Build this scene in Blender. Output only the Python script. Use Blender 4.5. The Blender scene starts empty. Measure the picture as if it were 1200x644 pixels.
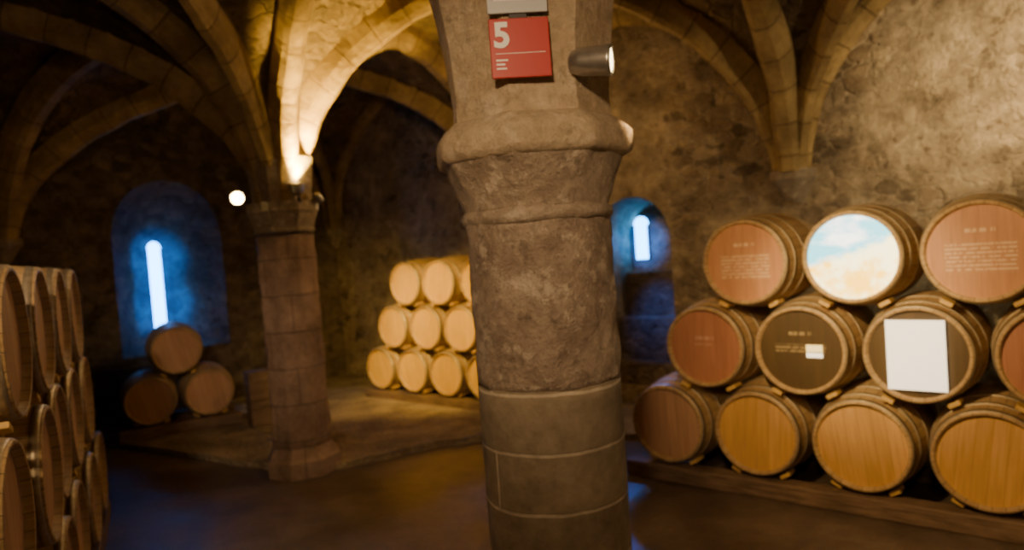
import bpy, bmesh, math, random
from mathutils import Vector, Matrix, noise
random.seed(7)
scene = bpy.context.scene
COL = scene.collection

# ------------------------------------------------------------ frame of the room
# a = distance from wall_left, b = distance from wall_back (metres)
O = Vector((-2.756, 10.9, 0)); N1 = Vector((.764, -.645, 0)); N2 = Vector((-.645, -.764, 0))
def W(a, b, z=0.0):
    v = O + N1*a + N2*b
    return Vector((v.x, v.y, z))

# ------------------------------------------------------------ node helpers
class NT:
    def __init__(s, name):
        s.m = bpy.data.materials.new(name); s.m.use_nodes = True
        s.t = s.m.node_tree; s.t.nodes.clear()
        s.out = s.t.nodes.new('ShaderNodeOutputMaterial')
        s.b = s.t.nodes.new('ShaderNodeBsdfPrincipled')
        s.t.links.new(s.b.outputs[0], s.out.inputs[0])
    def n(s, typ, **kw):
        nd = s.t.nodes.new(typ)
        for k, v in kw.items(): setattr(nd, k, v)
        return nd
    def l(s, a, b): s.t.links.new(a, b)
    def setin(s, sock, v):
        if isinstance(v, bpy.types.NodeSocket): s.l(v, sock)
        else: sock.default_value = v
    def math(s, op, a, b=None, c=None):
        nd = s.n('ShaderNodeMath', operation=op)
        s.setin(nd.inputs[0], a)
        if b is not None: s.setin(nd.inputs[1], b)
        if c is not None: s.setin(nd.inputs[2], c)
        return nd.outputs[0]
    def mix(s, fac, a, b, mode='MIX'):
        nd = s.n('ShaderNodeMixRGB', blend_type=mode)
        s.setin(nd.inputs[0], fac)
        s.setin(nd.inputs[1], a if isinstance(a, bpy.types.NodeSocket) else (*a, 1))
        s.setin(nd.inputs[2], b if isinstance(b, bpy.types.NodeSocket) else (*b, 1))
        return nd.outputs[0]
    def noise(s, vec, scale, detail=4, rough=.6, out='Fac'):
        nd = s.n('ShaderNodeTexNoise'); nd.inputs['Scale'].default_value = scale
        nd.inputs['Detail'].default_value = detail; nd.inputs['Roughness'].default_value = rough
        if vec is not None: s.l(vec, nd.inputs['Vector'])
        return nd.outputs[out]
    def ramp(s, fac, p0, p1, c0=(0,0,0), c1=(1,1,1)):
        nd = s.n('ShaderNodeValToRGB'); e = nd.color_ramp.elements
        e[0].position = p0; e[1].position = p1; e[0].color = (*c0, 1); e[1].color = (*c1, 1)
        s.l(fac, nd.inputs[0]); return nd.outputs[0]
    def co(s, which='Object'):
        return s.n('ShaderNodeTexCoord').outputs[which]
    def mapping(s, vec, scale=(1,1,1), loc=(0,0,0), rot=(0,0,0)):
        nd = s.n('ShaderNodeMapping'); nd.inputs['Scale'].default_value = scale
        nd.inputs['Location'].default_value = loc; nd.inputs['Rotation'].default_value = rot
        s.l(vec, nd.inputs['Vector']); return nd.outputs[0]
    def bump(s, h, strength=.5, dist=.02):
        nd = s.n('ShaderNodeBump'); nd.inputs['Strength'].default_value = strength
        nd.inputs['Distance'].default_value = dist; s.l(h, nd.inputs['Height'])
        s.l(nd.outputs[0], s.b.inputs['Normal'])
    def fin(s, col, rough=.9, metal=0.0):
        s.setin(s.b.inputs['Base Color'], col if isinstance(col, bpy.types.NodeSocket) else (*col, 1))
        s.setin(s.b.inputs['Roughness'], rough); s.b.inputs['Metallic'].default_value = metal
        return s.m

def rubble(name, ca, cb, mortar, scale=3.2, bump=.8, plaster=.35, zs=1.6, p0=.42, p1=.62, stainlo=.5):
    s = NT(name); co = s.co()
    mp = s.mapping(co, (1, 1, zs))
    dn = s.noise(mp, 3.5, 4, .7, 'Color')
    add = s.n('ShaderNodeMixRGB', blend_type='ADD'); add.inputs[0].default_value = .26
    s.l(mp, add.inputs[1]); s.l(dn, add.inputs[2])
    v1 = s.n('ShaderNodeTexVoronoi'); v1.inputs['Scale'].default_value = scale; s.l(add.outputs[0], v1.inputs['Vector'])
    v2 = s.n('ShaderNodeTexVoronoi', feature='DISTANCE_TO_EDGE'); v2.inputs['Scale'].default_value = scale; s.l(add.outputs[0], v2.inputs['Vector'])
    sep = s.n('ShaderNodeSeparateColor'); s.l(v1.outputs['Color'], sep.inputs[0])
    stone = s.mix(sep.outputs[0], ca, cb)
    dark = s.math('GREATER_THAN', sep.outputs[1], .78)          # odd darker stones
    stone = s.mix(s.math('MULTIPLY', dark, .65), stone, tuple(c*.3 for c in ca))
    fine = s.noise(co, 16, 6, .75)
    mid = s.noise(co, 5.5, 5, .7)
    stone = s.mix(.75, stone, s.ramp(fine, .25, .75, (.45,.45,.45), (1.35,1.3,1.25)), 'MULTIPLY')
    edge = s.ramp(v2.outputs['Distance'], .0, .11)
    big = s.ramp(s.noise(co, .9, 4, .6), p0, p1)
    pl = s.math('MULTIPLY', big, plaster)
    ed2 = s.math('MULTIPLY', edge, s.math('SUBTRACT', 1, pl))
    ed2 = s.math('MAXIMUM', ed2, 0.0)
    mort = s.mix(s.ramp(mid, .32, .68), mortar, tuple(c*.5 for c in mortar))
    mort = s.mix(.5, mort, s.ramp(fine, .25, .75, (.6,.6,.6), (1.25,1.25,1.25)), 'MULTIPLY')
    col = s.mix(ed2, mort, stone)
    stain = s.ramp(s.noise(co, 1.9, 6, .72), .36, .66, (stainlo,stainlo*.95,stainlo*.92), (1.2,1.2,1.2))
    col = s.mix(.9, col, stain, 'MULTIPLY')
    pits = s.ramp(s.noise(co, 8, 3, .6), .60, .67, (1,1,1), (.42,.39,.37))
    col = s.mix(.8, col, pits, 'MULTIPLY')
    h = s.math('ADD', s.math('MULTIPLY', ed2, .6), s.math('ADD', s.math('MULTIPLY', fine, .8), s.math('MULTIPLY', mid, 1.4)))
    s.bump(h, bump, .06)
    return s.fin(col, .95)

def ashlar(name, ca, cb, mortar, bw, rh, zoff=0.0, ms=.012, bump=.4):
    """blocks laid in UV space (u,v in metres)"""
    s = NT(name); uv = s.co('UV'); co = s.co()
    dn = s.noise(co, 6, 3, .6, 'Color')
    mp = s.mapping(uv, (1,1,1), (0, zoff, 0))
    add = s.n('ShaderNodeMixRGB', blend_type='ADD'); add.inputs[0].default_value = .018
    s.l(mp, add.inputs[1]); s.l(dn, add.inputs[2])
    br = s.n('ShaderNodeTexBrick'); br.inputs['Scale'].default_value = 1
    br.inputs['Brick Width'].default_value = bw; br.inputs['Row Height'].default_value = rh
    br.inputs['Mortar Size'].default_value = ms; br.inputs['Mortar Smooth'].default_value = .5
    br.inputs['Color1'].default_value = (*ca,1); br.inputs['Color2'].default_value = (*cb,1); br.inputs['Mortar'].default_value = (*mortar,1)
    s.l(add.outputs[0], br.inputs['Vector'])
    f = s.noise(co, 22, 6, .7); g = s.noise(co, 3.5, 4, .6)
    col = s.mix(.6, br.outputs['Color'], s.ramp(f, .25, .75, (.6,.6,.6), (1.25,1.25,1.25)), 'MULTIPLY')
    col = s.mix(.8, col, s.ramp(g, .35, .68, (.5,.47,.45), (1.2,1.2,1.2)), 'MULTIPLY')
    h = s.math('ADD', s.math('MULTIPLY', br.outputs['Fac'], -.5), s.math('ADD', s.math('MULTIPLY', f, .6), s.math('MULTIPLY', g, 1.3)))
    s.bump(h, bump, .025)
    return s.fin(col, .9)

def roughstone(name, ca, cb, sc=5, bump=.7, speck=.5, sp0=.54):
    s = NT(name); co = s.co()
    f = s.noise(co, 26, 7, .72); g = s.noise(co, sc, 5, .65)
    sp = s.ramp(s.noise(co, 9, 5, .75), sp0, sp0+.08); dk = s.ramp(s.noise(co, 11, 4, .7), .58, .67)
    col = s.mix(s.ramp(g, .38, .62), ca, cb)
    col = s.mix(s.math('MULTIPLY', sp, speck), col, (.74,.63,.50))
    col = s.mix(s.math('MULTIPLY', dk, .5), col, tuple(c*.42 for c in ca))
    col = s.mix(.7, col, s.ramp(f, .25, .75, (.5,.5,.5), (1.35,1.35,1.35)), 'MULTIPLY')
    s.bump(s.math('ADD', f, g), bump, .035)
    return s.fin(col, .93)

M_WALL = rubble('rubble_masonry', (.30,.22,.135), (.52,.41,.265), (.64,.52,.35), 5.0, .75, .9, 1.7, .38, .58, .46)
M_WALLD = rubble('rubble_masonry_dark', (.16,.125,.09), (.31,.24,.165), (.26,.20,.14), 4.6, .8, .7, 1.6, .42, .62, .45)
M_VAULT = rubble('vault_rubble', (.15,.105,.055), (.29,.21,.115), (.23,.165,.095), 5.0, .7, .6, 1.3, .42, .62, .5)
M_RIB = ashlar('rib_sandstone', (.42,.30,.13), (.50,.365,.17), (.26,.17,.075), .34, 3.0, 1.5, .010, .8)
M_COLA_LOW = ashlar('column_ashlar', (.34,.275,.185), (.39,.32,.22), (.66,.57,.43), .92, .2175, -.025, .008)
M_COLA_UP = roughstone('column_rough_stone', (.33,.245,.185), (.53,.42,.32), 4.0, .9, .75)
M_CAP = roughstone('capital_stone', (.50,.385,.25), (.60,.48,.33), 3, .7, .4)
M_CAP_B = roughstone('capital_bell_stone', (.37,.285,.21), (.51,.41,.31), 4, .8, .6)
M_CAP_D = roughstone('capital_stone_worn', (.27,.215,.15), (.36,.295,.215), 4, .5)
M_COLB = ashlar('pillar_blocks', (.36,.245,.18), (.42,.295,.215), (.28,.20,.15), .55, .32, 0, .010, .7)

def floor_mat():
    s = NT('floor_stone_dark'); co = s.co()
    g = s.noise(co, 1.3, 5, .6); f = s.noise(co, 30, 5, .7); m = s.noise(co, 5, 5, .7)
    col = s.mix(s.ramp(g, .35, .65), (.085,.062,.045), (.18,.132,.095))
    col = s.mix(.5, col, s.ramp(f, .3, .7, (.6,.6,.6), (1.2,1.2,1.2)), 'MULTIPLY')
    col = s.mix(.6, col, s.ramp(m, .35, .65, (.6,.58,.56), (1.2,1.2,1.2)), 'MULTIPLY')
    s.bump(s.math('ADD', g, s.math('ADD', s.math('MULTIPLY', f, .3), m)), .3, .02)
    r = s.ramp(g, .35, .7, (.32,.32,.32), (.55,.55,.55))
    return s.fin(col, r)
M_FLOOR = floor_mat()
def gravel_mat():
    s = NT('gravel'); co = s.co()
    v = s.n('ShaderNodeTexVoronoi'); v.inputs['Scale'].default_value = 22; s.l(co, v.inputs['Vector'])
    g = s.noise(co, 2.2, 5, .65)
    col = s.mix(s.ramp(g, .38, .66), (.20,.15,.10), (.42,.33,.21))
    col = s.mix(.4, col, s.ramp(v.outputs['Distance'], 0, .6, (1.3,1.3,1.3), (.5,.5,.5)), 'MULTIPLY')
    s.bump(s.math('ADD', v.outputs['Distance'], g), .8, .03)
    return s.fin(col, .95)
M_GRAVEL = gravel_mat()

def stave_mat():
    s = NT('oak_staves'); uv = s.co('UV')
    sp = s.n('ShaderNodeSeparateXYZ'); s.l(uv, sp.inputs[0])
    k = s.math('MULTIPLY', sp.outputs[0], 26)
    fr = s.math('FRACT', k); fl = s.math('FLOOR', k)
    wn = s.n('ShaderNodeTexWhiteNoise', noise_dimensions='1D'); s.l(fl, wn.inputs['W'])
    edge = s.ramp(s.math('ABSOLUTE', s.math('SUBTRACT', fr, .5)), .44, .5, (1,1,1), (.4,.4,.4))
    grain = s.noise(s.mapping(uv, (160, 5, 1)), 1, 4, .6)
    oi = s.n('ShaderNodeObjectInfo')
    base = s.mix(wn.outputs['Value'], (.42,.275,.125), (.54,.37,.175))
    base = s.mix(s.math('MULTIPLY', oi.outputs['Random'], .4), base, (.33,.21,.11))
    col = s.mix(1, base, edge, 'MULTIPLY')
    col = s.mix(.6, col, s.ramp(grain, .3, .7, (.65,.62,.6), (1.2,1.2,1.2)), 'MULTIPLY')
    s.bump(s.math('ADD', s.math('MULTIPLY', grain, .3), edge), .4, .006)
    return s.fin(col, .6)
M_STAVE = stave_mat()

def head_base(s, ca, cb, contrast=.45):
    co = s.co(); sp = s.n('ShaderNodeSeparateXYZ'); s.l(co, sp.inputs[0])
    k = s.math('MULTIPLY', sp.outputs[0], 12.5); fr = s.math('FRACT', k); fl = s.math('FLOOR', k)
    oi = s.n('ShaderNodeObjectInfo')
    wn = s.n('ShaderNodeTexWhiteNoise', noise_dimensions='1D')
    s.l(s.math('ADD', fl, s.math('MULTIPLY', oi.outputs['Random'], 77)), wn.inputs['W'])
    edge = s.ramp(s.math('ABSOLUTE', s.math('SUBTRACT', fr, .5)), .45, .5, (1,1,1), (contrast,)*3)
    grain = s.noise(s.mapping(co, (60, 1, 4)), 1, 4, .6)
    col = s.mix(wn.outputs['Value'], ca, cb)
    col = s.mix(1, col, edge, 'MULTIPLY')
    col = s.mix(.5, col, s.ramp(grain, .3, .7, (.7,.68,.65), (1.2,1.2,1.2)), 'MULTIPLY')
    s.bump(edge, .3, .004)
    return co, sp, col
def head_mat(name, ca, cb, rough=.6):
    s = NT(name); co, sp, col = head_base(s, ca, cb, .75); return s.fin(col, rough)
M_HEAD = head_mat('oak_head', (.57,.325,.11), (.64,.37,.135))
M_HEAD_YEL = head_mat('oak_head_new', (.70,.42,.05), (.78,.48,.07))
M_HEAD_DULL = head_mat('oak_head_aged', (.44,.25,.14), (.52,.31,.18))
def text_head(name, ca, cb, ink, z0, z1, hw, tz, amount=.8):
    s = NT(name); co, sp, col = head_base(s, ca, cb, .88); x, z = sp.outputs[0], sp.outputs[2]
    ax = s.math('ABSOLUTE', x)
    def band(v, lo, hi): return s.math('MULTIPLY', s.math('GREATER_THAN', v, lo), s.math('LESS_THAN', v, hi))
    rows = s.math('GREATER_THAN', s.math('FRACT', s.math('MULTIPLY', z, 42)), .5)
    wd = s.noise(s.mapping(co, (75, 1, 42)), 1, 1, .5)
    ln = s.math('MULTIPLY', s.math('MULTIPLY', rows, s.math('GREATER_THAN', wd, .42)),
                s.math('MULTIPLY', band(z, z0, z1), s.math('LESS_THAN', ax, hw)))
    ti = s.math('MULTIPLY', band(z, tz, tz+.022), s.math('MULTIPLY', s.math('LESS_THAN', ax, .075), s.math('GREATER_THAN', s.noise(s.mapping(co,(110,1,5)),1,0), .45)))
    f = s.math('MULTIPLY', s.math('MAXIMUM', ln, ti), amount)
    return s.fin(s.mix(f, col, ink), .5)
M_HEAD_TEXT = text_head('printed_head_red', (.50,.25,.125), (.54,.275,.145), (.88,.68,.45), -.12, .06, .17, .11, .6)
M_HEAD_TEXT2 = text_head('printed_head_maroon', (.40,.175,.10), (.44,.20,.115), (.7,.5,.4), .0, .02, .08, .05, .5)
M_HEAD_DARK = text_head('printed_head_black', (.075,.045,.017), (.09,.055,.020), (.55,.42,.22), -.02, .04, .16, .1, .5)
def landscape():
    s = NT('landscape_print_glow'); co = s.co(); sp = s.n('ShaderNodeSeparateXYZ'); s.l(co, sp.inputs[0])
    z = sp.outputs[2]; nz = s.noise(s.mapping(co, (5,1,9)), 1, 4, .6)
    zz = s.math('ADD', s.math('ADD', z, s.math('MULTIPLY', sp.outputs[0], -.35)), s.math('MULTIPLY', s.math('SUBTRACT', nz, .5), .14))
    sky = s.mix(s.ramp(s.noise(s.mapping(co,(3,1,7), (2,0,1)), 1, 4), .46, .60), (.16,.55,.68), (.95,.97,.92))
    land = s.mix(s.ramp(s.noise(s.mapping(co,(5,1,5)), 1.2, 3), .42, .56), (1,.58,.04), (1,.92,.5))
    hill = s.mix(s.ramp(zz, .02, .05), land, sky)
    s.setin(s.b.inputs['Emission Color'], hill); s.b.inputs['Emission Strength'].default_value = 3.4  # print glows by itself, imitating strong lamplight on it
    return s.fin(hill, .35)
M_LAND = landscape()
def simple(name, c, rough=.5, metal=0, em=None, es=0, noisy=.0):
    s = NT(name)
    f = s.noise(s.co(), 25, 3)
    col = s.mix(noisy, c, s.mix(1, c, s.ramp(f, .3, .7, (.5,.5,.5), (1.3,1.3,1.3)), 'MULTIPLY'))
    if em: s.b.inputs['Emission Color'].default_value = (*em,1); s.b.inputs['Emission Strength'].default_value = es
    return s.fin(col, rough, metal)
M_HOOP = simple('galvanised_hoop', (.46,.38,.26), .5, .6, noisy=.5)
M_PAPER = simple('white_paper_glow', (.94,.91,.86), .6, 0, (1,.86,.64), 1.5)  # emission stands in for lamplight blowing out the paper
M_LABEL = simple('label_plate', (.97,.80,.38), .5, 0, (1,.8,.3), 1.2)  # plate is no lamp; brightness put in as emission
M_RED = simple('red_sign', (.46,.03,.025), .4)
M_WHITE = simple('white_paint', (.85,.83,.8), .5)
M_GREY = simple('grey_sign', (.50,.52,.53), .4)
M_METAL = simple('brushed_metal', (.42,.40,.37), .35, .8, noisy=.3)
M_IRON = simple('dark_iron', (.05,.05,.05), .5, .6)
M_LAMP = simple('lamp_glow', (1,.8,.5), .3, 0, (1,.66,.22), 45)
M_LAMP3 = simple('lamp_glow_side', (1,.8,.5), .3, 0, (1,.75,.35), 9)
M_LAMP2 = simple('lamp_glow_soft', (1,.8,.5), .3, 0, (1,.85,.5), 6)
M_BULB = simple('bulb_glow', (1,.85,.6), .3, 0, (1,.70,.26), 60)
M_PANE = simple('window_sky_glow', (.3,.6,1), .2, 0, (.05,.38,1.0), 15)
def beam_mat():
    s = NT('rough_timber'); co = s.co(); g = s.noise(s.mapping(co, (3,3,30)), 1.5, 5, .6); k = s.noise(co, 4, 4)
    col = s.mix(s.ramp(g,.35,.65), (.11,.07,.042), (.24,.155,.095)); col = s.mix(.6, col, s.ramp(k,.3,.7,(.6,.6,.6),(1.2,1.2,1.2)),'MULTIPLY')
    s.bump(g, .5, .01); return s.fin(col, .75)
M_BEAM = beam_mat()
M_CHOCK = simple('chock_wood', (.62,.40,.13), .7, noisy=.4)

# ------------------------------------------------------------ mesh helpers
def obj_from_bm(bm, name, mats, parent=None, smooth=False, col=COL):
    bmesh.ops.recalc_face_normals(bm, faces=bm.faces)
    me = bpy.data.meshes.new(name); bm.to_mesh(me); bm.free()
    for m in mats: me.materials.append(m)
    if smooth:
        for p in me.polygons: p.use_smooth = True
    o = bpy.data.objects.new(name, me); col.objects.link(o)
    if parent: o.parent = parent
    return o
def prism(bm, pts, z0, z1, mi=0):
    lo = [bm.verts.new((p[0], p[1], z0)) for p in pts]; hi = [bm.verts.new((p[0], p[1], z1)) for p in pts]
    n = len(pts); fs = [bm.faces.new(lo), bm.faces.new(hi)]
    for i in range(n): fs.append(bm.faces.new((lo[i], lo[(i+1)%n], hi[(i+1)%n], hi[i])))
    for f in fs: f.material_index = mi
def roombox(bm, a0, a1, b0, b1, z0, z1, mi=0):
    prism(bm, [W(a0,b0), W(a1,b0), W(a1,b1), W(a0,b1)], z0, z1, mi)
def box(bm, cx, cy, cz, sx, sy, sz, mat=None, mi=0):
    r = bmesh.ops.create_cube(bm, size=1)
    M = Matrix.Translation((cx,cy,cz)) @ Matrix.Diagonal((sx,sy,sz,1))
    if mat is not None: M = mat @ M
    bmesh.ops.transform(bm, matrix=M, verts=r['verts'])
    return r['verts']
def bevel(o, w=.01, seg=2):
    m = o.modifiers.new('bevel', 'BEVEL'); m.width = w; m.segments = seg; m.limit_method = 'ANGLE'
def empty(name, loc=(0,0,0), rz=0):
    e = bpy.data.objects.new(name, None); e.location = loc; e.rotation_euler[2] = rz; e.empty_display_size = .1
    COL.objects.link(e); return e
def lathe(name, rings, seg=48, mats=(), parent=None, smooth=True, rot=0.0, rough=0.0, seedv=0.0, caps=True):
    """rings: (z, r, oct)  oct 0 round .. 1 octagonal"""
    bm = bmesh.new(); uvl = bm.loops.layers.uv.new('UVMap'); vs = []
    for (z, r, oc) in rings:
        row = []
        for i in range(seg):
            th = 2*math.pi*i/seg
            local = (th + math.pi/8) % (math.pi/4) - math.pi/8
            ro = r*math.cos(math.pi/8)/math.cos(local)*1.02
            rr = r*(1-oc) + ro*oc
            x, y = math.cos(th+rot), math.sin(th+rot)
            if rough:
                rr += rough*noise.fractal(Vector((x*2.2+seedv, y*2.2, z*6)), 1.0, 2.0, 4)
            row.append(bm.verts.new((rr*x, rr*y, z)))
        vs.append(row)
    for j in range(len(rings)-1):
        for i in range(seg):
            k = (i+1) % seg
            f = bm.faces.new((vs[j][i], vs[j][k], vs[j+1][k], vs[j+1][i]))
            rr = .29*2*math.pi
            us = [i/seg, (i+1)/seg, (i+1)/seg, i/seg]; zs = [rings[j][0], rings[j][0], rings[j+1][0], rings[j+1][0]]
            for lp, u, z in zip(f.loops, us, zs): lp[uvl].uv = (u*rr, z)
    if caps:
        bm.faces.new(vs[0]); bm.faces.new(vs[-1])
    return obj_from_bm(bm, name, mats, parent, smooth)

# ------------------------------------------------------------ floor + walls
bm = bmesh.new(); roombox(bm, -1, 11.9, -1, 9.4, -.2, 0)
floor_o = obj_from_bm(bm, 'floor', [M_FLOOR])
# gravel bed, slightly proud of the floor with an irregular kerb line
bm = bmesh.new()
gp = [(0,0),(7.6,0),(7.3,.6),(6.2,1.0),(5.2,1.35),(4.55,1.7),(4.2,2.3),(3.95,3.0),(3.5,3.35),(2.6,3.45),(1.2,3.7),(0,3.9)]
def dens(pts):
    out=[]
    for i,p in enumerate(pts):
        q = pts[(i+1)%len(pts)]
        out.append(p)
        if p[0]>.01 and p[1]>.01 and q[1]>.01 and i>0:
            for t in (.33,.66):
                out.append((p[0]+(q[0]-p[0])*t+random.uniform(-.05,.05), p[1]+(q[1]-p[1])*t+random.uniform(-.05,.05)))
    return out
prism(bm, [W(*p) for p in dens(gp)], 0.0, .06)
obj_from_bm(bm, 'gravel_bed', [M_GRAVEL], floor_o)

def outline(w, z0, z1, n=14):
    zs = z1 - w/2; pts = [(-w/2, z0), (w/2, z0)]
    for i in range(n+1):
        th = math.pi*i/n; pts.append((w/2*math.cos(th), zs + w/2*math.sin(th)))
    return pts
def loft(bm, o0, d0, o1, d1, place):
    A = [bm.verts.new(place(u, d0, z)) for u, z in o0]; B = [bm.verts.new(place(u, d1, z)) for u, z in o1]
    n = len(A); bm.faces.new(A); bm.faces.new(B)
    for i in range(n): bm.faces.new((A[i], A[(i+1)%n], B[(i+1)%n], B[i]))
def cut(o, cutters):
    for c in cutters:
        m = o.modifiers.new('cut', 'BOOLEAN'); m.operation = 'DIFFERENCE'; m.object = c; m.solver = 'EXACT'
    bpy.context.view_layer.update()
    dg = bpy.context.evaluated_depsgraph_get()
    me = bpy.data.meshes.new_from_object(o.evaluated_get(dg))
    o.modifiers.clear(); o.data = me
    for c in cutters: bpy.data.objects.remove(c, do_unlink=True)
ZT = 4.7
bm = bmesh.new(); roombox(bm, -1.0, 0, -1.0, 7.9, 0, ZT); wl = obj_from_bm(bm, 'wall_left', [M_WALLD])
pl = lambda u, d, z: W(-d, 2.58+u, z)
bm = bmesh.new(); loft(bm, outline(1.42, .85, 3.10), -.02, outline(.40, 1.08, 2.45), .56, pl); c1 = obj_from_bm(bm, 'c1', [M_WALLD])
pl2 = lambda u, d, z: W(-d, 2.55+u, z)
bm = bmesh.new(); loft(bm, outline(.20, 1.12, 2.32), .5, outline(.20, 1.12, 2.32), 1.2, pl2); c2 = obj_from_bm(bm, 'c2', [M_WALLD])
cut(wl, [c1, c2])
bm = bmesh.new(); roombox(bm, 0, 12, -1.0, 0, 0, ZT); wb = obj_from_bm(bm, 'wall_back', [M_WALL])
pb = lambda u, d, z: W(5.36+u, -d, z)
bm = bmesh.new(); loft(bm, outline(.90, .25, 2.32), -.02, outline(.70, .25, 2.24), .6, pb); c1 = obj_from_bm(bm, 'c1', [M_WALL])
pb2 = lambda u, d, z: W(5.14+u, -d, z)
bm = bmesh.new(); loft(bm, outline(.20, 1.62, 2.12), .5, outline(.20, 1.62, 2.12), 1.2, pb2); c2 = obj_from_bm(bm, 'c2', [M_WALL])
cut(wb, [c1, c2])
# stepped sill under the small window
bm = bmesh.new()
roombox(bm, 4.92, 5.80, -.22, -.02, .25, .50); roombox(bm, 4.96, 5.76, -.42, -.22, .25, .98); roombox(bm, 5.0, 5.7, -.60, -.42, .25, 1.48)
o = obj_from_bm(bm, 'niche_steps', [M_WALLD], wb); bevel(o, .02)
bm = bmesh.new(); roombox(bm, 11.0, 12.0, 0, 9.4, 0, ZT); obj_from_bm(bm, 'wall_right', [M_WALL])
bm = bmesh.new()
prism(bm, [W(0,6.95),W(3.64,6.85),W(7.49,8.45),W(11,8.45),W(11,9.4),W(0,9.4)], 0, ZT)
obj_from_bm(bm, 'wall_front', [M_WALL])

def slit_window(name, place, w, z0, z1):
    e = empty(name, place(0, .7, (z0+z1)/2))
    inv = Matrix.Translation(-e.location)
    bm = bmesh.new(); loft(bm, outline(w, z0, z1), .60, outline(w, z0, z1), .62, place); bm.transform(inv)
    obj_from_bm(bm, 'glass', [M_PANE], e)
    bm = bmesh.new()
    for u in (-w/2+.006, w/2-.006):
        loft(bm, [(u-.006,z0),(u+.006,z0),(u+.006,z1-w/2),(u-.006,z1-w/2)], .57, [(u-.006,z0),(u+.006,z0),(u+.006,z1-w/2),(u-.006,z1-w/2)], .60, place)
    bm.transform(inv); obj_from_bm(bm, 'frame', [M_IRON], e)
slit_window('window_1', pl2, .20, 1.12, 2.32)
slit_window('window_2', pb2, .20, 1.62, 2.12)

# ------------------------------------------------------------ vaults
A0 = [(0,0),(3.64,0),(7.1,0),(11,0)]
A1 = [(0,4.4),(3.64,3.15),(7.49,4.42),(11,4.4)]
A2 = [(0,6.95),(3.64,6.85),(7.49,8.45),(11,8.45)]
G = [[Vector((W(*p).x, W(*p).y)) for p in r] for r in (A0, A1, A2)]
ZS, RISE = 2.36, 1.95
def prof(s):
    c = max(0, 1-(2*s-1)**2)**.5; return .88*c + .12*(1-abs(2*s-1))
def bay(j, i, s, t):
    p = G[j][i]*(1-s)*(1-t) + G[j][i+1]*s*(1-t) + G[j+1][i]*(1-s)*t + G[j+1][i+1]*s*t
    return Vector((p.x, p.y, ZS + RISE*max(prof(s), prof(t))))
bm = bmesh.new(); n = 28; cs = [(1-math.cos(math.pi*k/n))/2 for k in range(n+1)]
for j in range(2):
    for i in range(3):
        g = [[bm.verts.new(bay(j,i,s,t)) for s in cs] for t in cs]
        for y in range(n):
            for x in range(n): bm.faces.new((g[y][x], g[y][x+1], g[y+1][x+1], g[y+1][x]))
bmesh.ops.remove_doubles(bm, verts=bm.verts, dist=.0005)
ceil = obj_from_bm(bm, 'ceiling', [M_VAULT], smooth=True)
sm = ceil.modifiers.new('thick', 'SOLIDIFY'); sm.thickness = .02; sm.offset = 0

def rib(path, w=.20, d=.20, sd=0):
    prof2 = [(-w/2,.06),(-w/2,-d*.45),(-w*.36,-d*.8),(-w*.2,-d),(w*.2,-d),(w*.36,-d*.8),(w/2,-d*.45),(w/2,.06)]
    bm = bmesh.new(); uvl = bm.loops.layers.uv.new('UVMap')
    hd = (path[-1]-path[0]); hd.z = 0; hd.normalize(); side = Vector((-hd.y, hd.x, 0))
    rows = []; L = 0; Ls = []
    mid = (path[0]+path[-1])/2
    for k, p in enumerate(path):
        a = path[max(0,k-1)]; b = path[min(len(path)-1,k+1)]; tg = (b-a).normalized()
        if k == 0: tg = Vector((0,0,1))
        if k == len(path)-1: tg = Vector((0,0,-1))
        tg -= side*tg.dot(side); tg.normalize()
        up = side.cross(tg)*-1
        if k: L += (path[k]-path[k-1]).length
        Ls.append(L)
        if up.dot(p-mid) < 0: up = -up
        wob = 1+.12*noise.noise(p*3.1)
        sh = side*.022*noise.noise(p*2.3+Vector((9,0,0)))
        rows.append([bm.verts.new(p + sh + side*x*wob + up*y*wob) for x, y in prof2])
    m = len(prof2)
    for k in range(len(rows)-1):
        for q in range(m):
            f = bm.faces.new((rows[k][q], rows[k][(q+1)%m], rows[k+1][(q+1)%m], rows[k+1][q]))
            for lp, (uu, vv) in zip(f.loops, ((Ls[k],q*.05),(Ls[k],q*.05+.05),(Ls[k+1],q*.05+.05),(Ls[k+1],q*.05))): lp[uvl].uv = (uu, vv)
    bm.faces.new(rows[0]); bm.faces.new(rows[-1])
    return obj_from_bm(bm, 'vault_rib', [M_RIB], ceil)
nn = 44; ks = [(1-math.cos(math.pi*k/nn))/2 for k in range(nn+1)]
def edge_path(P, Q): return [Vector((*(P*(1-s)+Q*s), ZS+RISE*prof(s))) for s in ks]
for j in range(3):
    for i in range(3): rib(edge_path(G[j][i], G[j][i+1]), .25 if j==1 else .2, .24 if j==1 else .16)
for i in range(4):
    for j in range(2): rib(edge_path(G[j][i], G[j+1][i]), .25 if i in (1,2) else .2, .24 if i in (1,2) else .16)
for j in range(2):
    for i in range(3):
        rib([bay(j,i,s,s) for s in ks], .17, .2); rib([bay(j,i,s,1-s) for s in ks], .17, .2)
def corbel(a, b):
    o = lathe('stone_corbel', [(2.08,.05,0),(2.14,.10,0),(2.24,.16,.5),(2.30,.21,1),(2.38,.21,1)], 32, [M_CAP_D], ceil, smooth=False)
    o.location = W(a, b)
for p in [(3.64,0),(7.1,0),(0,4.4),(11,4.4),(3.64,6.85),(7.49,8.45),(0,0),(11,0)]: corbel(*p)

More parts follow.
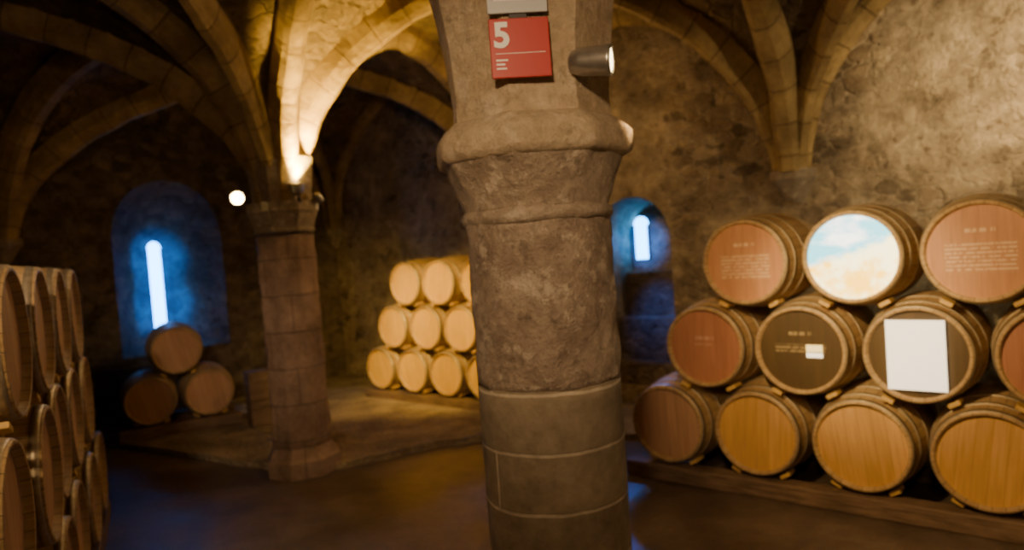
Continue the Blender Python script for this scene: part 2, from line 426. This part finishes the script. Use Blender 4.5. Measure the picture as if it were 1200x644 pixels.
# ------------------------------------------------------------ column A (foreground)
PA = W(7.49, 4.42)
colA = empty('stone_column', (PA.x, PA.y, 0))
rotA = math.radians(-90+8)
lathe('base', [(0,.42,1),(.10,.42,1),(.14,.38,.6),(.19,.36,0),(.22,.315,0),(.24,.30,0)], 48, [M_CAP_D], colA, False, rotA)
zs = [ .22 + k*(1.335-.22)/24 for k in range(25)]
lathe('shaft_ashlar', [(z, .281, 0) for z in zs], 64, [M_COLA_LOW], colA, True, rotA+.5, .004)
zs = [1.335 + k*(1.965-1.335)/30 for k in range(31)]
lathe('shaft_upper', [(z, .279, 0) for k, z in enumerate(zs)], 96, [M_COLA_UP], colA, True, rotA, .015, 3.1)
lathe('astragal', [(1.94,.270,0),(1.952,.290,0),(1.972,.298,0),(1.992,.29,0),(2.004,.275,0)], 64, [M_CAP_B], colA, True, rotA, .010)
rs = []
for k in range(17):
    t = k/16; rs.append((1.99+.20*t, .278+.084*t**1.15, t*.7))
lathe('capital_bell', rs, 96, [M_CAP_B], colA, True, rotA, .012, 1.0)
lathe('abacus', [(2.175,.355,.7),(2.188,.378,.9),(2.21,.386,.9),(2.265,.386,.9),(2.285,.372,.9),(2.315,.338,.9),(2.325,.325,1)], 96, [M_CAP], colA, True, rotA, .012, 2)
lathe('springer', [(2.32,.312,1),(2.42,.308,1),(2.6,.325,1),(2.8,.355,1),(3.0,.40,1),(3.2,.33,1)], 96, [M_CAP], colA, False, rotA, .005, 5)

# ------------------------------------------------------------ column B (left)
PB = W(3.64, 3.15)
colB = empty('stone_column', (PB.x, PB.y, 0)); rotB = .35
lathe('base', [(0,.33,1),(.14,.33,1),(.17,.30,1),(.21,.28,.9),(.25,.265,.85)], 48, [M_COLB], colB, False, rotB, .006)
lathe('shaft', [(.22+k*.1, .258, .8) for k in range(20)], 64, [M_COLB], colB, True, rotB, .016)
lathe('capital', [(2.14,.258,.8),(2.16,.275,.8),(2.19,.265,.8),(2.30,.30,1),(2.33,.32,1),(2.41,.32,1)], 64, [M_CAP_D], colB, False, rotB, .006)
lathe('springer', [(2.40,.26,1),(2.6,.28,1),(2.8,.30,1),(2.95,.25,1)], 64, [M_CAP_D], colB, False, rotB, .005)

# ------------------------------------------------------------ barrels
def barrel_mesh(headmat):
    L, rh, rb = .93, .286, .335; seg = 64
    bm = bmesh.new(); uvl = bm.loops.layers.uv.new('UVMap')
    def R(y): return rb - (rb-rh)*(abs(2*y/L))**2.0
    def ring(y, r): return [bm.verts.new((r*math.cos(2*math.pi*i/seg), y, r*math.sin(2*math.pi*i/seg))) for i in range(seg)]
    def skin(a, b, ya, yb, mi, smooth=True):
        for i in range(seg):
            k = (i+1)%seg; f = bm.faces.new((a[i], a[k], b[k], b[i])); f.material_index = mi; f.smooth = smooth
            for lp, (u, v) in zip(f.loops, ((i/seg,ya),((i+1)/seg,ya),((i+1)/seg,yb),(i/seg,yb))): lp[uvl].uv = (u, v)
    prof = [(-L/2+.035, rh-.022), (-L/2+.004, rh-.018), (-L/2, rh-.014), (-L/2, rh-.003)]
    ys = [-L/2+.003+(L-.006)*k/28 for k in range(29)]
    prof += [(y, R(y)) for y in ys]
    prof += [(L/2, rh-.003), (L/2, rh-.014), (L/2-.004, rh-.018), (L/2-.035, rh-.022)]
    rings = [ring(y, r) for y, r in prof]
    for k in range(len(rings)-1): skin(rings[k], rings[k+1], prof[k][0], prof[k+1][0], 0)
    f = bm.faces.new(rings[0]); f.material_index = 1; f = bm.faces.new(rings[-1]); f.material_index = 1
    for y0, y1 in ((-.455,-.42),(-.345,-.315),(-.19,-.16),(.16,.19),(.315,.345),(.42,.455)):
        q = [ring(y0, R(y0)-.002), ring(y0, R(y0)+.004), ring(y1, R(y1)+.004), ring(y1, R(y1)-.002)]
        for k in range(3): skin(q[k], q[k+1], y0, y1, 2)
    bmesh.ops.recalc_face_normals(bm, faces=bm.faces)
    me = bpy.data.meshes.new('wine_barrel'); bm.to_mesh(me); bm.free()
    for m in (M_STAVE, headmat, M_HOOP): me.materials.append(m)
    return me
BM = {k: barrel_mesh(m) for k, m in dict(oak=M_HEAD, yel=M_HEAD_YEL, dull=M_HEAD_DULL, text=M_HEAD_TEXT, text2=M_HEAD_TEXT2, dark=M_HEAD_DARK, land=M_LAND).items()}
def barrel(P, z, front, kind='oak', sc=1.0, roll=None):
    fx, fy = front; phi = math.atan2(fx, -fy)
    o = bpy.data.objects.new('wine_barrel', BM[kind]); COL.objects.link(o)
    o.location = (P[0]-fx*.465*sc, P[1]-fy*.465*sc, z)
    if roll is None: roll = random.uniform(-.3,.3) if kind in ('oak','dull','yel') else 0
    o.rotation_euler = (Matrix.Rotation(phi,3,'Z') @ Matrix.Rotation(roll,3,'Y')).to_euler()
    o.scale = (sc,)*3
    return o
def stack(P0, d, front, rows, sc, z0, dz, sp, kinds=None, default='oak'):
    out = {}
    for r, idxs in enumerate(rows):
        for ix in idxs:
            kind = (kinds or {}).get((r, ix), default)
            P = (P0[0]+d[0]*sp*ix, P0[1]+d[1]*sp*ix)
            jit = random.uniform(-.02,.02)
            out[(r,ix)] = barrel((P[0]+front[0]*jit, P[1]+front[1]*jit), z0+dz*r, front, kind, sc)
    lo, hi = min(rows[0])-.55, max(rows[0])+.55; cx = (lo+hi)/2*sp; ln = (hi-lo)*sp
    ang = math.atan2(d[1], d[0])
    rack = empty('barrel_rack', (P0[0]+d[0]*cx-front[0]*.45*sc, P0[1]+d[1]*cx-front[1]*.45*sc, 0), ang)
    Lf = Matrix.Rotation(-ang, 3, 'Z') @ Vector((front[0], front[1], 0))     # front direction in rack space (±y)
    for off in (.06, .84):
        bm = bmesh.new(); hgt = z0-.335*sc+.014*sc
        box(bm, 0, Lf.y*(.45-off)*sc, hgt/2, ln, .14, hgt)
        o = obj_from_bm(bm, 'rail', [M_BEAM], rack); bevel(o, .012)
    bm = bmesh.new()
    for r, idxs in enumerate(rows):
        for ix in idxs:
            for sg in (-1, 1):
                if r == 0: cc = (ix*sp-cx+sg*.17*sc, Lf.y*.33*sc, z0-.285*sc)
                else: cc = (ix*sp-cx+sg*.175*sc, Lf.y*.36*sc, z0+dz*r-.292*sc)
                M = Matrix.Translation(cc) @ Matrix.Rotation(-sg*.5,4,'Y')
                box(bm, 0, 0, 0, .07*sc, .12*sc, .026*sc, M)
    o = obj_from_bm(bm, 'chocks', [M_CHOCK], rack); bevel(o, .004)
    return out
fB = (-.645,-.764); dB = (.764,-.645)
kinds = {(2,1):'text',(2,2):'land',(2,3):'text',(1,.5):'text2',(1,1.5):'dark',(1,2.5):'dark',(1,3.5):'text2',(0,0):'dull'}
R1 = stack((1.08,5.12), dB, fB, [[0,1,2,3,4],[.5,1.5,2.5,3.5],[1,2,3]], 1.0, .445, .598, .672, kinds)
def plate(par, name, x, z, w, h, m, y=-.468):
    bm = bmesh.new(); box(bm, x, y, z, w, .006, h); o = obj_from_bm(bm, name, [m], par); return o
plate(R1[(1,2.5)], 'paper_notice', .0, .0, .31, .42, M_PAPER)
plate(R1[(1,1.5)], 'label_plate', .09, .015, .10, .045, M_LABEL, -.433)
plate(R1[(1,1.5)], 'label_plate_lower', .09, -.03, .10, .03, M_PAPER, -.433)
stack((-1.79,8.77), dB, fB, [[0,1,2,3,4],[.5,1.5,2.5,3.5],[1,2,3]], .9, .445, .54, .602, None, 'yel')
fP = (.50,-.866); dP = (.866,.50); cP = (-3.86,7.72)
stack((cP[0]-dP[0]*.305,cP[1]-dP[1]*.305), dP, fP, [[0,1],[.5]], .9, .46, .53, .61, None, 'dull')
stack((-1.885,2.6), (-.462,.887), (.887,.462), [[-1,0,1,2,3,4],[-.5,.5,1.5,2.5,3.5],[0,1,2,3]], 1.0, .445, .598, .672, None, 'dull')

# small dark wooden box standing beside the column
cr = empty('wooden_crate', (-3.00, 7.75, .06), math.radians(35))
bm = bmesh.new()
for k in range(6):
    box(bm, 0, -.10, .06+k*.10, .20, .018, .094); box(bm, 0, .10, .06+k*.10, .20, .018, .094)
    box(bm, -.10, 0, .06+k*.10, .018, .20, .094); box(bm, .10, 0, .06+k*.10, .018, .20, .094)
for x in (-.08,.08):
    for y in (-.08,.08): box(bm, x, y, .31, .03, .03, .62)
box(bm, 0, 0, .62, .23, .23, .02)
obj_from_bm(bm, 'slats', [M_BEAM], cr)

# ------------------------------------------------------------ sign on column A
face = PA.y - .342
sg = empty('number_sign', (PA.x-.03, face, 2.53), math.radians(4))
bm = bmesh.new(); box(bm, 0, 0, 0, .205, .012, .20); o = obj_from_bm(bm, 'red_panel', [M_RED], sg); bevel(o, .003)
bm = bmesh.new(); box(bm, 0, 0.0, .212, .205, .012, .19); o = obj_from_bm(bm, 'grey_panel', [M_GREY], sg); bevel(o, .003)
bm = bmesh.new(); box(bm, 0, .012, .1, .06, .018, .3); obj_from_bm(bm, 'back_plate', [M_IRON], sg)
cu = bpy.data.curves.new('digit', 'FONT'); cu.body = '5'; cu.size = .115; cu.extrude = .001; cu.offset = .004
o = bpy.data.objects.new('digit', cu); COL.objects.link(o); o.parent = sg; o.location = (-.09,-.008,.005); o.rotation_euler = (math.pi/2,0,0); cu.materials.append(M_WHITE)
bm = bmesh.new(); box(bm, 0, -.0065, -.018, .17, .001, .002)
for k, wd in enumerate((.04,.03,.035)): box(bm, -.085+wd/2, -.0065, -.04-k*.014, wd, .001, .006)
for k in range(3): box(bm, 0, -.0065, .16+k*.02, .16, .001, .004)
obj_from_bm(bm, 'small_print', [M_WHITE], sg)

# ------------------------------------------------------------ lamps
def spot_fixture(loc, target, mount, glow=M_LAMP, L=.12, R=.045):
    e = empty('spotlight', loc); d = (Vector(target)-Vector(loc)).normalized()
    q = d.to_track_quat('Z','Y').to_matrix().to_4x4()
    bm = bmesh.new(); seg = 28; rings = []
    for z, r in ((-L/2,R*.5),(-L/2+.01,R*.8),(-L*.2,R),(L*.42,R*1.08),(L/2,R*1.12),(L/2,R*.9),(L*.38,R*.85)):
        rings.append([bm.verts.new(q @ Vector((r*math.cos(2*math.pi*i/seg), r*math.sin(2*math.pi*i/seg), z))) for i in range(seg)])
    for a, b in zip(rings, rings[1:]):
        for i in range(seg): bm.faces.new((a[i],a[(i+1)%seg],b[(i+1)%seg],b[i]))
    bm.faces.new(rings[0]); obj_from_bm(bm, 'housing', [M_METAL], e, True)
    bm = bmesh.new(); bmesh.ops.create_circle(bm, cap_ends=True, segments=seg, radius=R*.86, matrix=q @ Matrix.Translation((0,0,L*.47)))
    obj_from_bm(bm, 'lens', [glow], e)
    m = Vector(mount)-Vector(loc)
    bm = bmesh.new(); r = bmesh.ops.create_cone(bm, cap_ends=True, segments=12, radius1=.012, radius2=.012, depth=m.length)
    bm.transform(Matrix.Translation(m/2) @ m.to_track_quat('Z','Y').to_matrix().to_4x4())
    bmesh.ops.create_uvsphere(bm, u_segments=12, v_segments=8, radius=.022, matrix=Matrix.Translation(m))
    obj_from_bm(bm, 'bracket', [M_IRON], e)
    return Vector(loc) + d*(L*.6)
def light(kind, loc, energy, color, target=None, size=.05, angle=90, blend=.6):
    ld = bpy.data.lights.new('lamp_light', kind); ld.energy = energy; ld.color = color
    if kind == 'AREA': ld.size = size
    else: ld.shadow_soft_size = size
    if kind == 'SPOT': ld.spot_size = math.radians(angle); ld.spot_blend = blend
    o = bpy.data.objects.new('lamp_light', ld); COL.objects.link(o); o.location = loc
    if target is not None: o.rotation_euler = (Vector(target)-Vector(loc)).to_track_quat('-Z','Y').to_euler()
    return o
# column A lamp -> barrels on the right
t = (2.35,4.2,1.15); p = spot_fixture((.325,2.38,2.475), (1.35,2.02,2.38), (.25,2.52,2.47), M_LAMP3, .15, .048)
light('SPOT', p, 300, (1,.62,.26), t, .04, 68, .9)
light('SPOT', p+Vector((.01,0,-.01)), 330, (1,.74,.36), (1.95,4.05,1.45), .03, 34, .9)
# column B capital: uplight, stack spot, bulb facing the camera side
p = spot_fixture((PB.x+.22, PB.y-.22, 2.50), (PB.x+.3, PB.y-.2, 4.0), (PB.x+.22, PB.y-.22, 2.41), M_LAMP, .1, .05)
light('SPOT', p, 680, (1,.60,.09), (PB.x+.75, PB.y-.05, 4.2), .03, 84, .6)
light('SPOT', p, 90, (1,.60,.10), (PB.x+.05, PB.y+.0, 3.2), .03, 60, .7)
p = spot_fixture((PB.x+.34, PB.y-.06, 2.44), (-1.0, 8.0, .8), (PB.x+.27, PB.y-.06, 2.40), M_LAMP2, .09, .035)
light('SPOT', p, 480, (1,.60,.11), (-1.0, 8.1, 1.0), .04, 54, .8)
light('SPOT', p, 380, (1,.62,.15), (-2.3, 8.9, .8), .04, 66, .9)
p = spot_fixture((PB.x-.28, PB.y-.28, 2.46), (-.9, 0, 1.95), (PB.x-.22, PB.y-.20, 2.41), M_BULB, .1, .060)
light('SPOT', p, 30, (1,.70,.36), (-1.2, 2.2, 1.0), .05, 110, .8)
def unseen_pendant(loc, rod=.6):
    e = empty('unseen_ceiling_lamp', loc)
    bm = bmesh.new(); bmesh.ops.create_uvsphere(bm, u_segments=20, v_segments=12, radius=.05); obj_from_bm(bm, 'globe', [M_LAMP2], e, True)
    bm = bmesh.new(); bmesh.ops.create_cone(bm, cap_ends=True, segments=12, radius1=.006, radius2=.006, depth=rod, matrix=Matrix.Translation((0,0,rod/2+.04))); obj_from_bm(bm, 'rod', [M_IRON], e)
unseen_pendant((3.9, 2.9, 3.1), .8)
light('SPOT', (3.85,2.95,3.0), 520, (1,.72,.36), (4.1,5.1,2.9), .08, 58, 1.0)
light('SPOT', (3.80,2.95,3.0), 150, (1,.72,.40), (3.1,6.0,2.6), .08, 70, 1.0)
unseen_pendant((-.4,-.9,3.3), .8); light('POINT', (-.4,-.9,3.15), 85, (1,.68,.38), None, .2)  # out-of-view lamp added as warm fill from the camera side
light('SPOT', (-.38,-.8,3.15), 250, (1,.69,.39), (.12,2.5,2.05), .12, 34, .9)  # added spot from behind the camera, brightens column A
unseen_pendant((-1.3,.2,3.3), .8); light('SPOT', (-1.3,.25,3.15), 190, (1,.68,.36), (-2.4,3.7,1.2), .08, 50, .8)
unseen_pendant((.0,6.4,3.1), .9); light('POINT', (.0,6.4,2.95), 42, (1,.60,.22), None, .1)  # warm fill lamp added out of sight behind column A
light('SPOT', (-1.25,.3,3.15), 190, (1,.72,.5), (-3.2,7.0,.7), .1, 24, .9)
# added blue lamps without fixtures, tinting the slit windows' reveals and the floor
BL = (.0,.18,1.0)
light('SPOT', W(.12,2.56,1.45), 130, BL, W(-.60,2.56,1.45), .08, 88, 1.0)
light('SPOT', W(.12,2.56,2.05), 130, BL, W(-.60,2.56,2.05), .08, 82, 1.0)
light('POINT', W(-.14,2.56,1.04), 4, BL, None, .06)
light('SPOT', W(5.05,.25,1.85), 110, BL, W(5.16,-.6,1.80), .05, 46, 1.0)
light('SPOT', W(5.35,.35,1.75), 55, BL, W(5.45,-.3,1.0), .05, 52, 1.0)
light('SPOT', W(5.5,-.05,1.9), 130, (.02,.20,1), W(6.3,3.3,0), .06, 36, .8)

w = bpy.data.worlds.new('world'); scene.world = w; w.use_nodes = True
w.node_tree.nodes['Background'].inputs[0].default_value = (.1,.3,.8,1); w.node_tree.nodes['Background'].inputs[1].default_value = .3

# ------------------------------------------------------------ camera
H = 1.85; s_, c_ = .0748, .9972
F = Vector((0,.9993,-.0375)); U = Vector((0,.0375,.9993)); X = Vector((1,0,0))
cr_ = X*c_ - U*s_; cu_ = X*s_ + U*c_
M = Matrix((cr_, cu_, -F)).transposed().to_4x4(); M.translation = (0,0,H)
cd = bpy.data.cameras.new('camera'); cam = bpy.data.objects.new('camera', cd); COL.objects.link(cam)
cam.matrix_world = M; cd.lens = 24; cd.sensor_width = 36; cd.clip_start = .05
cd.dof.use_dof = True; cd.dof.focus_distance = 1.6; cd.dof.aperture_fstop = 2.1
scene.camera = cam
